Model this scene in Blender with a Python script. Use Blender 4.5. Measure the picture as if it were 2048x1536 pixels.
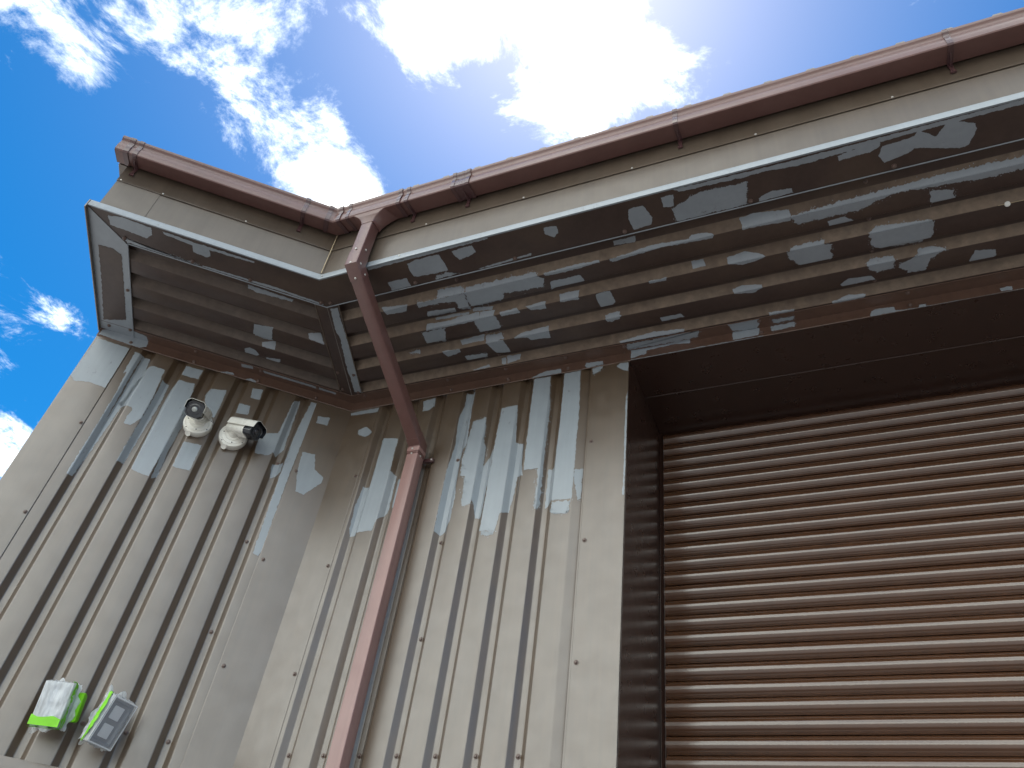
import bpy, bmesh, math, random
from mathutils import Vector, Matrix, noise
R_ = math.radians
for o in list(bpy.data.objects): bpy.data.objects.remove(o)
scene = bpy.context.scene
COL = scene.collection
Z0 = 4.75                      # height of the wall-top trim above the yard
TH = 0.71246                   # bend between the two walls
TM = math.tan(TH / 2)

# ------------------------------------------------------------------ camera
cam = bpy.data.cameras.new('camera'); camo = bpy.data.objects.new('camera', cam); COL.objects.link(camo)
yaw, pit, rol = -0.494101, 0.717333, 0.161101
fw = Vector((math.sin(yaw)*math.cos(pit), math.cos(yaw)*math.cos(pit), math.sin(pit)))
r0 = Vector((math.cos(yaw), -math.sin(yaw), 0)); u0 = r0.cross(fw)
rt = math.cos(rol)*r0 + math.sin(rol)*u0; up = -math.sin(rol)*r0 + math.cos(rol)*u0
CAMP = Vector((2.866654, -3.163476, -3.146940 + Z0))
M = Matrix((rt, up, -fw)).transposed().to_4x4(); M.translation = CAMP
camo.matrix_world = M
cam.sensor_fit = 'HORIZONTAL'; cam.sensor_width = 36; cam.lens = 1559.64/2048*36
cam.clip_start = 0.05; cam.clip_end = 3000
scene.camera = camo
scene.view_settings.view_transform = 'Standard'; scene.view_settings.look = 'None'
scene.view_settings.exposure = EXPOSURE = 1.60
scene.view_settings.gamma = 1

# ------------------------------------------------------------------ sky and sun
SUN = Vector((-0.166, 0.291, 0.942)).normalized()
def ray(px, py):
    return (fw + rt*(px-1024)/1559.64 - up*(py-768)/1559.64).normalized()
def build_world():
    w = bpy.data.worlds.new('World'); scene.world = w; w.use_nodes = True
    nt = w.node_tree; N = nt.nodes; L = nt.links; N.clear()
    out = N.new('ShaderNodeOutputWorld'); bg = N.new('ShaderNodeBackground'); L.new(bg.outputs[0], out.inputs[0])
    bg.inputs[1].default_value = 0.10
    sky = N.new('ShaderNodeTexSky'); sky.sky_type = 'NISHITA'; sky.sun_disc = False
    sky.sun_elevation = math.asin(SUN.z); sky.sun_rotation = math.atan2(SUN.x, SUN.y)
    sky.air_density = 1.0; sky.dust_density = 0.55; sky.ozone_density = 4.0
    hs = N.new('ShaderNodeHueSaturation'); hs.inputs['Saturation'].default_value = SKY_SAT; hs.inputs['Value'].default_value = SKY_VAL
    hs.inputs['Hue'].default_value = 0.496
    L.new(sky.outputs[0], hs.inputs['Color'])
    tc = N.new('ShaderNodeTexCoord'); D = tc.outputs['Generated']
    def math_(op, a, b=None, c=None, clamp=False):
        n = N.new('ShaderNodeMath'); n.operation = op; n.use_clamp = clamp
        for i, v in enumerate((a, b, c)):
            if v is None: continue
            if hasattr(v, 'is_linked'): L.new(v, n.inputs[i])
            else: n.inputs[i].default_value = v
        return n.outputs[0]
    sep = N.new('ShaderNodeSeparateXYZ'); L.new(D, sep.inputs[0])
    zc = math_('MAXIMUM', sep.outputs[2], 0.06)
    cx = math_('DIVIDE', sep.outputs[0], zc); cy = math_('DIVIDE', sep.outputs[1], zc)
    cmb = N.new('ShaderNodeCombineXYZ'); L.new(cx, cmb.inputs[0]); L.new(cy, cmb.inputs[1])
    def nz(scale, detail, rough, dist, off):
        mp = N.new('ShaderNodeMapping'); mp.inputs['Location'].default_value = off; L.new(cmb.outputs[0], mp.inputs[0])
        t = N.new('ShaderNodeTexNoise'); t.inputs['Scale'].default_value = scale; t.inputs['Detail'].default_value = detail
        t.inputs['Roughness'].default_value = rough; t.inputs['Distortion'].default_value = dist
        L.new(mp.outputs[0], t.inputs['Vector']); return t.outputs['Fac']
    big = nz(2.4, 2, 0.5, 0.2, (3.1, 1.7, 0)); fine = nz(5.5, 15, 0.70, 0.4, (0.4, 5.2, 1.0))
    f = math_('ADD', math_('MULTIPLY', big, 0.45), math_('MULTIPLY', fine, 0.85))   # ~0.65 mean
    # where the banks of cloud and the clear gaps stand over this yard
    bias = None
    for px, py, sig, amp in CLOUDS:
        d = ray(px, py) if py is not None else Vector(px).normalized()
        vm = N.new('ShaderNodeVectorMath'); vm.operation = 'SUBTRACT'; L.new(D, vm.inputs[0]); vm.inputs[1].default_value = d
        dt = N.new('ShaderNodeVectorMath'); dt.operation = 'DOT_PRODUCT'; L.new(vm.outputs[0], dt.inputs[0]); L.new(vm.outputs[0], dt.inputs[1])
        e = math_('MULTIPLY', math_('EXPONENT', math_('MULTIPLY', dt.outputs['Value'], -1.0/(sig*sig))), amp)
        bias = e if bias is None else math_('ADD', bias, e)
    f = math_('ADD', math_('ADD', f, bias), 0.20)
    mr = N.new('ShaderNodeMapRange'); mr.interpolation_type = 'SMOOTHSTEP'; L.new(f, mr.inputs[0])
    mr.inputs[1].default_value = 0.64; mr.inputs[2].default_value = 0.98
    sd = N.new('ShaderNodeVectorMath'); sd.operation = 'DOT_PRODUCT'; L.new(D, sd.inputs[0]); sd.inputs[1].default_value = SUN
    fwd = math_('POWER', math_('MAXIMUM', sd.outputs['Value'], 0.0), 24.0)
    lum = math_('MULTIPLY_ADD', fwd, CL_SUN, CL_BASE)
    ccol = N.new('ShaderNodeMix'); ccol.data_type = 'RGBA'; ccol.blend_type = 'MULTIPLY'; ccol.inputs[0].default_value = 1
    lc = N.new('ShaderNodeCombineXYZ'); [L.new(lum, lc.inputs[i]) for i in range(3)]
    L.new(lc.outputs[0], ccol.inputs[6]); ccol.inputs[7].default_value = (0.99, 1.0, 0.90, 1)
    mx = N.new('ShaderNodeMix'); mx.data_type = 'RGBA'
    L.new(mr.outputs[0], mx.inputs[0]); L.new(hs.outputs[0], mx.inputs[6]); L.new(ccol.outputs[2], mx.inputs[7])
    L.new(mx.outputs[2], bg.inputs[0])
SKY_SAT, SKY_VAL, CL_BASE, CL_SUN = 1.48, 0.55, 14.5, 12.0
CLOUDS = [(850, 70, .06, .16), (1040, 30, .10, .20), (1230, 110, .07, .20), (590, 110, .07, .06), (690, 390, .05, .34), (660, 230, .045, .12),
          (1375, 150, .05, .08), (170, 130, .05, .08), (30, 30, .05, .06), (10, 900, .06, .10), (10, 600, .05, .03), (1160, 240, .04, .16),
          (330, 560, .16, -.12), (60, 330, .12, -.08), (1750, 60, .20, -.22), (920, 280, .07, -.16), (80, 750, .08, -.08), (600, 450, .85, -.21), (290, 220, .07, -.10), (750, 150, .045, -.10), (500, 330, .05, -.06), (1000, 500, .2, -.1),
          ((.88, -.10, .45), None, .60, -.34)]              # the sky stays clear towards the right, as at the frame's edge
build_world()
sl = bpy.data.lights.new('sun', 'SUN'); sl.energy = 4.0; sl.angle = R_(0.53); sl.color = (1.0, 0.96, 0.91)
so = bpy.data.objects.new('sun', sl); COL.objects.link(so)
so.rotation_euler = (-SUN).to_track_quat('-Z', 'Y').to_euler(); so.location = (0, 0, 20)

# ------------------------------------------------------------------ materials
def ramp_node(N, stops):
    r = N.new('ShaderNodeValToRGB'); e = r.color_ramp.elements
    e[0].position, e[0].color = stops[0]; e[1].position, e[1].color = stops[1]
    for p, c in stops[2:]:
        x = e.new(p); x.color = c
    return r
def paint(name, col, rough=0.35, ior=1.5, coat=0.0, coat_rough=0.2, var=0.12, streak=0.10, wave=0.02, fine=0.02, metallic=0.0, dust=None, nscale=7.0, thin=None):
    """procedural paint: colour drift, vertical dirt streaks, uneven gloss, slight waviness of the sheet"""
    m = bpy.data.materials.new(name); m.use_nodes = True
    nt = m.node_tree; N = nt.nodes; L = nt.links; b = N['Principled BSDF']
    geo = N.new('ShaderNodeNewGeometry'); P = geo.outputs['Position']
    def nz(scale, detail, vec=None, rough_=0.55):
        t = N.new('ShaderNodeTexNoise'); t.inputs['Scale'].default_value = scale; t.inputs['Detail'].default_value = detail
        t.inputs['Roughness'].default_value = rough_; L.new(vec or P, t.inputs['Vector']); return t.outputs['Fac']
    mp = N.new('ShaderNodeMapping'); mp.inputs['Scale'].default_value = (38, 38, 1.2); L.new(P, mp.inputs[0])
    n1 = nz(nscale, 5); n2 = nz(1.0, 4, mp.outputs[0])
    r1 = N.new('ShaderNodeMapRange'); L.new(n1, r1.inputs[0]); r1.inputs[1].default_value = .25; r1.inputs[2].default_value = .75
    r1.inputs[3].default_value = 1-var; r1.inputs[4].default_value = 1+var
    r2 = N.new('ShaderNodeMapRange'); L.new(n2, r2.inputs[0]); r2.inputs[1].default_value = .3; r2.inputs[2].default_value = .7
    r2.inputs[3].default_value = 1-streak; r2.inputs[4].default_value = 1+streak
    mu = N.new('ShaderNodeMath'); mu.operation = 'MULTIPLY'; L.new(r1.outputs[0], mu.inputs[0]); L.new(r2.outputs[0], mu.inputs[1])
    vs = N.new('ShaderNodeVectorMath'); vs.operation = 'SCALE'; vs.inputs[0].default_value = col; L.new(mu.outputs[0], vs.inputs['Scale'])
    colout = vs.outputs[0]
    if dust:
        dn = nz(2.3, 4, None, .6); dr = N.new('ShaderNodeMapRange'); L.new(dn, dr.inputs[0])
        dr.inputs[1].default_value = .45; dr.inputs[2].default_value = .8; dr.inputs[4].default_value = dust[1]
        mx = N.new('ShaderNodeMix'); mx.data_type = 'RGBA'; L.new(dr.outputs[0], mx.inputs[0]); L.new(colout, mx.inputs[6])
        mx.inputs[7].default_value = (*dust[0], 1); colout = mx.outputs[2]
    if thin:
        mpt = N.new('ShaderNodeMapping'); mpt.inputs['Scale'].default_value = (1, 1, .35); L.new(P, mpt.inputs[0])
        tn = nz(70, 6, mpt.outputs[0], .7); tb = nz(9, 3)
        ad = N.new('ShaderNodeMath'); ad.operation = 'MULTIPLY_ADD'; L.new(tb, ad.inputs[0]); ad.inputs[1].default_value = .55; L.new(tn, ad.inputs[2])
        tr_ = N.new('ShaderNodeMapRange'); L.new(ad.outputs[0], tr_.inputs[0]); tr_.inputs[1].default_value = .94; tr_.inputs[2].default_value = 1.12
        tr_.inputs[3].default_value = 0; tr_.inputs[4].default_value = .8
        mx = N.new('ShaderNodeMix'); mx.data_type = 'RGBA'; L.new(tr_.outputs[0], mx.inputs[0]); L.new(colout, mx.inputs[6])
        mx.inputs[7].default_value = (*thin, 1); colout = mx.outputs[2]
    L.new(colout, b.inputs['Base Color'])
    rr = N.new('ShaderNodeMapRange'); L.new(nz(11, 6), rr.inputs[0]); rr.inputs[1].default_value = .3; rr.inputs[2].default_value = .7
    rr.inputs[3].default_value = rough*0.86; rr.inputs[4].default_value = rough*1.14; L.new(rr.outputs[0], b.inputs['Roughness'])
    b.inputs['IOR'].default_value = ior; b.inputs['Metallic'].default_value = metallic
    b.inputs['Coat Weight'].default_value = coat; b.inputs['Coat Roughness'].default_value = coat_rough
    bm1 = N.new('ShaderNodeBump'); bm1.inputs['Strength'].default_value = 1.0; bm1.inputs['Distance'].default_value = wave; L.new(nz(3.2, 2), bm1.inputs['Height'])
    bm2 = bm1
    if fine > 2.5:
        bm2 = N.new('ShaderNodeBump'); bm2.inputs['Strength'].default_value = 0.35; bm2.inputs['Distance'].default_value = fine*0.0001
        L.new(nz(160, 2), bm2.inputs['Height']); L.new(bm1.outputs[0], bm2.inputs['Normal'])
    L.new(bm2.outputs[0], b.inputs['Normal'])
    if coat: L.new(bm2.outputs[0], b.inputs['Coat Normal'])
    return m
BROWN = (0.074, 0.043, 0.020)
MT = {}
MT['brown'] = paint('brown_cladding_paint', BROWN, rough=.42, ior=2.0, coat=.75, coat_rough=.36, wave=.0012, fine=2, dust=((.12, .09, .055), .25))
MT['brown2'] = paint('brown_flashing_paint', (0.074, 0.043, 0.020), rough=.42, ior=2.0, coat=.75, coat_rough=.36, wave=.0012, fine=2, dust=((.12, .09, .055), .25))
MT['soffit'] = paint('brown_soffit_paint', (0.056, 0.035, 0.029), rough=.42, ior=1.5, coat=.2, coat_rough=.3, wave=.002, fine=3, dust=((.16, .11, .07), .35))
MT['grey'] = paint('grey_fresh_paint', (0.28, 0.315, 0.35), rough=.40, ior=1.6, coat=.3, coat_rough=.3, var=.06, streak=.04, wave=.0012, fine=6, thin=BROWN)
MT['fascia'] = paint('weathered_fascia_paint', (0.085, 0.063, 0.046), rough=.40, ior=1.6, coat=.25, coat_rough=.3, wave=.0015, fine=0, dust=((.14, .11, .085), .35))
MT['webdust_r'] = paint('dusty_sheet_face', (0.21, 0.157, 0.115), rough=.75, var=.30, streak=.05, wave=.0, fine=12, nscale=22, dust=((.085, .05, .035), .8))
MT['webdust_l'] = paint('lightly_dusty_sheet_face', (0.115, 0.087, 0.070), rough=.65, var=.25, streak=.05, wave=.0, fine=12, nscale=22, dust=((.07, .045, .035), .7))
MT['trim'] = paint('brown_trim_paint', (0.115, 0.064, 0.045), rough=.40, ior=1.6, coat=.2, coat_rough=.3, wave=.0012, fine=0)
MT['pvc'] = paint('brown_gutter_plastic', (0.135, 0.063, 0.055), rough=.33, ior=1.55, coat=.3, coat_rough=.2, var=.08, streak=.06, wave=.0015, fine=2, dust=((.22, .13, .12), .3))
MT['pvc_dark'] = paint('dark_fitting_plastic', (0.085, 0.040, 0.042), rough=.25, ior=1.55, coat=.5, coat_rough=.12, var=.08, streak=.05, wave=.001, fine=2)
MT['pvc_faded'] = paint('sun_bleached_pipe_plastic', (0.27, 0.150, 0.135), rough=.42, ior=1.6, coat=.3, var=.06, streak=.10, wave=.0012, fine=3, dust=((.36, .22, .21), .5))
MT['shutter'] = paint('shutter_gloss_paint', (0.082, 0.036, 0.018), rough=.12, ior=1.65, coat=1.0, coat_rough=.055, var=.15, streak=.0, wave=.0016, fine=8)
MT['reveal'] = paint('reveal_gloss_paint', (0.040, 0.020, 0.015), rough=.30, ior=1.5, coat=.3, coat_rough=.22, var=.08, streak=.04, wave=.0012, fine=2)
MT['screw'] = paint('capped_screw_head', (0.13, 0.085, 0.07), rough=.35, ior=1.6, var=.2, streak=0, wave=0, fine=1)
MT['rivet'] = paint('bare_aluminium_rivet', (0.62, 0.60, 0.56), rough=.3, metallic=.6, var=.1, streak=0, wave=0, fine=1)
MT['cream'] = paint('cream_camera_enamel', (0.84, 0.83, 0.78), rough=.28, ior=1.5, coat=.4, var=.04, streak=.04, wave=0, fine=1, nscale=30, dust=((.60, .52, .36), .30))
MT['black'] = paint('black_camera_plastic', (0.018, 0.020, 0.026), rough=.18, ior=1.5, coat=.5, coat_rough=.05, var=.1, streak=0, wave=0, fine=1)
MT['lens'] = paint('lens_glass', (0.03, 0.03, 0.04), rough=.04, ior=1.7, coat=1, coat_rough=.02, var=0, streak=0, wave=0, fine=0)
MT['lensmetal'] = paint('lens_barrel', (0.30, 0.31, 0.30), rough=.25, metallic=.3, var=.2, streak=.2, wave=0, fine=1, nscale=60)
MT['tape'] = paint('green_tape', (0.20, 0.62, 0.012), rough=.38, ior=1.5, var=.10, streak=.0, wave=.004, fine=4, nscale=25)
MT['lamp_body'] = paint('grey_lamp_casting', (0.22, 0.23, 0.25), rough=.45, var=.06, streak=0, wave=0, fine=2)
MT['led'] = paint('led_reflector', (0.86, 0.88, 0.90), rough=.25, var=.05, streak=0, wave=0, fine=1)
MT['seal'] = paint('aged_sealant', (0.50, 0.40, 0.26), rough=.7, var=.25, streak=0, wave=0, fine=4, nscale=40)
MT['yard'] = paint('pale_concrete_yard', (0.115, 0.115, 0.115), rough=.85, var=.25, streak=0, wave=.0, fine=30, nscale=1.2)
MT['block'] = paint('painted_blockwork', (0.10, 0.085, 0.07), rough=.7, var=.15, streak=.1, wave=.002, fine=10)
def bag_material():
    m = bpy.data.materials.new('thin_white_bag'); m.use_nodes = True; nt = m.node_tree; N = nt.nodes; L = nt.links
    b = N['Principled BSDF']; b.inputs['Base Color'].default_value = (.80, .83, .86, 1); b.inputs['Roughness'].default_value = .28
    b.inputs['IOR'].default_value = 1.5
    tr = N.new('ShaderNodeBsdfTranslucent'); tr.inputs[0].default_value = (.80, .83, .87, 1)
    tp = N.new('ShaderNodeBsdfTransparent')
    m1 = N.new('ShaderNodeMixShader'); m1.inputs[0].default_value = .35; L.new(b.outputs[0], m1.inputs[1]); L.new(tr.outputs[0], m1.inputs[2])
    m2 = N.new('ShaderNodeMixShader'); L.new(m1.outputs[0], m2.inputs[1]); L.new(tp.outputs[0], m2.inputs[2])
    geo = N.new('ShaderNodeNewGeometry'); t = N.new('ShaderNodeTexNoise'); t.inputs['Scale'].default_value = 28; t.inputs['Detail'].default_value = 4
    mp = N.new('ShaderNodeMapping'); mp.inputs['Scale'].default_value = (2.2, 2.2, .55); L.new(geo.outputs['Position'], mp.inputs[0]); L.new(mp.outputs[0], t.inputs['Vector'])
    mr = N.new('ShaderNodeMapRange'); L.new(t.outputs['Fac'], mr.inputs[0]); mr.inputs[1].default_value = .35; mr.inputs[2].default_value = .65
    mr.inputs[3].default_value = .38; mr.inputs[4].default_value = .08; L.new(mr.outputs[0], m2.inputs[0])
    bp = N.new('ShaderNodeBump'); bp.inputs['Strength'].default_value = .9; bp.inputs['Distance'].default_value = .008; L.new(t.outputs['Fac'], bp.inputs['Height']); L.new(bp.outputs[0], b.inputs['Normal'])
    L.new(m2.outputs[0], N['Material Output'].inputs[0]); return m
MT['bag'] = bag_material()
def film_material():
    m = bpy.data.materials.new('clear_film'); m.use_nodes = True; nt = m.node_tree; N = nt.nodes; L = nt.links
    b = N['Principled BSDF']; b.inputs['Base Color'].default_value = (.62, .64, .68, 1); b.inputs['Roughness'].default_value = .2; b.inputs['IOR'].default_value = 1.5
    tp = N.new('ShaderNodeBsdfTransparent'); m2 = N.new('ShaderNodeMixShader'); m2.inputs[0].default_value = .70
    L.new(b.outputs[0], m2.inputs[1]); L.new(tp.outputs[0], m2.inputs[2])
    geo = N.new('ShaderNodeNewGeometry'); t = N.new('ShaderNodeTexNoise'); t.inputs['Scale'].default_value = 18; t.inputs['Detail'].default_value = 3; L.new(geo.outputs['Position'], t.inputs['Vector'])
    bp = N.new('ShaderNodeBump'); bp.inputs['Strength'].default_value = .5; bp.inputs['Distance'].default_value = .006; L.new(t.outputs['Fac'], bp.inputs['Height']); L.new(bp.outputs[0], b.inputs['Normal'])
    L.new(m2.outputs[0], N['Material Output'].inputs[0]); return m
MT['film'] = film_material()

# ------------------------------------------------------------------ helpers
DLv = Vector((-math.cos(TH), -math.sin(TH), 0)); NLv = Vector((math.sin(TH), -math.cos(TH), 0))
def PR(s, n, z): return Vector((s, -n, z + Z0))
def PL(s, n, z): return DLv*s + NLv*n + Vector((0, 0, z + Z0))
SIDE = {'R': PR, 'L': PL}
def link(name, me, mat, parent=None):
    o = bpy.data.objects.new(name, me); COL.objects.link(o)
    if mat is not None and not me.materials: me.materials.append(mat)
    if parent is not None: o.parent = parent
    return o
def mesh(name, V, F, mat, parent=None, smooth=True, recalc=True, angle=32):
    me = bpy.data.meshes.new(name); me.from_pydata([tuple(v) for v in V], [], F)
    if recalc:
        bm = bmesh.new(); bm.from_mesh(me); bmesh.ops.recalc_face_normals(bm, faces=bm.faces[:]); bm.to_mesh(me); bm.free()
    if smooth:
        me.shade_smooth(); me.set_sharp_from_angle(angle=R_(angle))
    return link(name, me, mat, parent)
def thing(name, label, cat, loc=(0, 0, 0), group=None):
    e = bpy.data.objects.new(name, None); COL.objects.link(e); e.empty_display_size = .2
    e['label'] = label; e['category'] = cat; e['base_at'] = tuple(loc)
    if group: e['group'] = group
    return e
def fillet(pl, r, seg=3, closed=False):
    out = []; n = len(pl)
    for i in range(n):
        if not closed and i in (0, n-1): out.append(pl[i]); continue
        p = Vector(pl[i]); a = Vector(pl[i-1]) - p; b = Vector(pl[(i+1) % n]) - p
        la, lb = a.length, b.length; rr = min(r, la*.45, lb*.45)
        A = p + a*(rr/la); B = p + b*(rr/lb)
        for k in range(seg+1):
            t = k/seg; q = A*(1-t)**2 + p*2*t*(1-t) + B*t*t; out.append((q.x, q.y))
    return out
def thick(pl, th):
    """closed outline of a bent sheet: polyline pl plus its offset by th on its left-hand side"""
    P = [Vector(p) for p in pl]; off = []
    for i, p in enumerate(P):
        d1 = (P[i]-P[i-1]).normalized() if i > 0 else None
        d2 = (P[i+1]-P[i]).normalized() if i < len(P)-1 else None
        d1 = d1 or d2; d2 = d2 or d1
        n1 = Vector((-d1.y, d1.x)); n2 = Vector((-d2.y, d2.x)); m = (n1+n2)
        m = m.normalized() if m.length > 1e-6 else n1
        off.append(p + m*(th/max(.35, m.dot(n1))))
    return [tuple(p) for p in P] + [tuple(p) for p in reversed(off)]
def ext_s(name, side, poly, s0, s1, mat, parent, mitre0=False, mitre1=False, cuts=1, smooth=True):
    """extrude an outline given as (n, z) along a wall; mitre0 cuts its start along the line where the two walls' eaves meet"""
    f = SIDE[side]; V = []; k = len(poly)
    for c in range(cuts+1):
        t = c/cuts
        for n, z in poly:
            a = s0 + (n*TM if mitre0 else 0); b = s1 + (n*TM if mitre1 else 0)
            V.append(f(a + (b-a)*t, n, z))
    F = [[c*k+i, c*k+(i+1) % k, (c+1)*k+(i+1) % k, (c+1)*k+i] for c in range(cuts) for i in range(k)]
    F += [list(range(k))[::-1], [cuts*k+i for i in range(k)]]
    return mesh(name, V, F, mat, parent, smooth)
def ext_z(name, side, poly, z0, z1, mat, parent, smooth=True):
    f = SIDE[side]; k = len(poly)
    V = [f(s, n, z0) for s, n in poly] + [f(s, n, z1) for s, n in poly]
    F = [[i, (i+1) % k, k+(i+1) % k, k+i] for i in range(k)] + [list(range(k))[::-1], list(range(k, 2*k))]
    return mesh(name, V, F, mat, parent, smooth)
def rect(a0, b0, a1, b1): return [(a0, b0), (a1, b0), (a1, b1), (a0, b1)]
def box(name, side, s0, s1, n0, n1, z0, z1, mat, parent, bev=0.0):
    f = SIDE[side]; V = [f(s, n, z) for z in (z0, z1) for n in (n0, n1) for s in (s0, s1)]
    F = [(0, 1, 3, 2), (4, 6, 7, 5), (0, 4, 5, 1), (2, 3, 7, 6), (0, 2, 6, 4), (1, 5, 7, 3)]
    o = mesh(name, V, F, mat, parent, True)
    if bev:
        m = o.modifiers.new('bevel', 'BEVEL'); m.width = bev; m.segments = 2; m.limit_method = 'ANGLE'
    return o
def slab_h(name, side, pts, z0, z1, mat, parent):
    """flat plate: (s, n) outline between two heights"""
    f = SIDE[side]; k = len(pts); V = [f(s, n, z0) for s, n in pts] + [f(s, n, z1) for s, n in pts]
    F = [[i, (i+1) % k, k+(i+1) % k, k+i] for i in range(k)] + [list(range(k))[::-1], list(range(k, 2*k))]
    return mesh(name, V, F, mat, parent, True)
# shared screw and rivet meshes; each one is its own object
def head_mesh(name, rings, sides):
    V = []; F = []
    for r, h, k in rings:
        for i in range(k): V.append((r*math.cos(2*math.pi*i/k), r*math.sin(2*math.pi*i/k), h))
    st = 0
    for q in range(len(rings)-1):
        k = rings[q][2]
        for i in range(k): F.append((st+i, st+(i+1) % k, st+k+(i+1) % k, st+k+i))
        st += k
    F.append(tuple(range(st, st+rings[-1][2])))
    me = bpy.data.meshes.new(name); me.from_pydata(V, [], F); me.materials.append(MT['screw' if 'screw' in name else 'rivet']); return me
SCREW = head_mesh('screw_head', [(.0095, -.004, 10), (.0095, .0015, 10), (.0062, .0025, 10), (.0060, .0075, 10), (.0042, .0088, 10)], 10)
RIVET = head_mesh('rivet_head', [(.0048, -.002, 8), (.0046, .0012, 8), (.0030, .0026, 8)], 8)
rnd = random.Random(7)
def fixing(kind, me, pos, nrm, parent, scale=1.0):
    scale *= 1.2
    o = bpy.data.objects.new(kind, me); COL.objects.link(o)
    q = Vector(nrm).to_track_quat('Z', 'Y') @ Matrix.Rotation(rnd.random()*3, 3, 'Z').to_quaternion()
    o.matrix_world = Matrix.LocRotScale(Vector(pos), q, Vector((scale,)*3)); o.parent = parent; return o
NR = Vector((0, -1, 0)); DOWN = Vector((0, 0, -1))
def wn(side): return NR if side == 'R' else NLv

# ------------------------------------------------------------------ yard
yard = mesh('ground', [(-600, -600, 0), (600, -600, 0), (600, 600, 0), (-600, 600, 0)], [(0, 1, 2, 3)], MT['yard'], None, False)
yard['kind'] = 'structure'

# ------------------------------------------------------------------ building
bld = thing('industrial_building', 'brown metal-clad industrial building with half-painted grey patches under its eaves', 'building')
TW = .0012
# --- ribbed wall cladding: crowns on n=0, valleys 32 mm back
CR, WB, DP = .112, .027, .032
def cladding_profile(side):
    if side == 'R':
        ends = [.2385 + .1965*k for k in range(8)]            # right-hand edge of each crown
        pl = [(.02, 0)]
        for e in ends:
            pl += [(e, 0), (e+WB, -DP), (e+.1965-CR-WB, -DP), (e+.1965-CR, 0)]
        pl = pl[:-2] ; pl[-1] = (1.69, -DP)
        return pl
    starts = [.1735 + .1985*k for k in range(7)]              # corner-side edge of each crown
    pl = [(.02, -DP), (.1735-WB, -DP)]
    for e in starts:
        pl += [(e, 0), (e+CR, 0), (e+CR+WB, -DP), (e+.1985-WB, -DP)]
    pl = pl[:-1]; pl[-1] = (1.60, -DP) if pl[-1][0] < 1.6 else pl[-1]
    return pl
PROF = {}
WALL = {}
for side in 'RL':
    pl = fillet(cladding_profile(side), .005, 3)
    PROF[side] = pl
    poly = thick(pl, -TW)                         # sheet thickness goes inwards
    WALL[side] = ext_z('wall_cladding', side, poly, -2.385, .045, MT['brown'], bld)
# --- corner flashings, each a flat sheet with a folded edge
FL = {}
FL['Rc'] = ext_z('corner_flashing', 'R', thick(fillet([(.0012, .0035), (.214, .0035), (.218, .0015), (.2165, -.012)], .002), -.001), -2.40, .03, MT['brown2'], bld)
FL['Lc'] = ext_z('corner_flashing', 'L', thick(fillet([(.0012, .0035), (.229, .0035), (.233, .0015), (.2315, -.012)], .002), -.001), -2.40, .03, MT['brown2'], bld)
FL['Le'] = ext_z('edge_flashing', 'L', thick(fillet([(1.434, -.014), (1.432, .002), (1.436, .0045), (1.6505, .0045), (1.6505, -.20)], .003), -.001), -2.40, .055, MT['brown2'], bld)
FL['Rj'] = ext_z('jamb_flashing', 'R', thick(fillet([(1.664, -.028), (1.667, .001), (1.671, .0040), (1.679, .0040), (1.680, .0052), (1.8995, .0052), (1.8995, -.362)], .002), -.0012), -4.6, .0, MT['brown2'], bld)
FL['Rj2'] = ext_z('jamb_cover_strip', 'R', rect(1.793, .0066, 1.8985, .0074), -4.6, -.004, MT['brown2'], bld)
# --- plinth under the cladding
ext_s('drip_flashing', 'L', thick([(-.05, -2.36), (.012, -2.372), (.018, -2.392), (.018, -2.43)], .0015), 0, 1.66, MT['brown2'], bld, mitre0=True)
ext_s('drip_flashing', 'R', thick([(-.05, -2.36), (.012, -2.372), (.018, -2.392), (.018, -2.43)], .0015), 0, 1.66, MT['brown2'], bld, mitre0=True)
ext_s('plinth_wall', 'L', rect(-.18, -Z0, .008, -2.40), 0, 1.64, MT['block'], bld, mitre0=True)
ext_s('plinth_wall', 'R', rect(-.18, -Z0, .008, -2.40), 0, 1.66, MT['block'], bld, mitre0=True)
# --- side wall running back from the free end of the short wall
ext_z('side_wall', 'L', rect(1.60, -5.0, 1.649, -.20), -Z0, .62, MT['brown'], bld)
# --- eave trim: leg on the wall, leg under the soffit
def trim(side, s0, s1, dn, mitre):
    pl = [(.0055+dn, -.004), (.0075+dn, .0), (.0055+dn, .004), (.0055+dn, .0665-dn), (.080, .0665-dn), (.083, .0610-dn), (.0845, .0665-dn)]
    return ext_s('eave_trim', side, thick(pl, .0011), s0, s1, MT['trim'], bld, mitre0=mitre)
TR = {'R': trim('R', .0, 1.889, .0, True), 'R2': trim('R', 1.872, 7.0, .0016, False), 'L': trim('L', .0, 1.6535, .0, True)}
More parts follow.
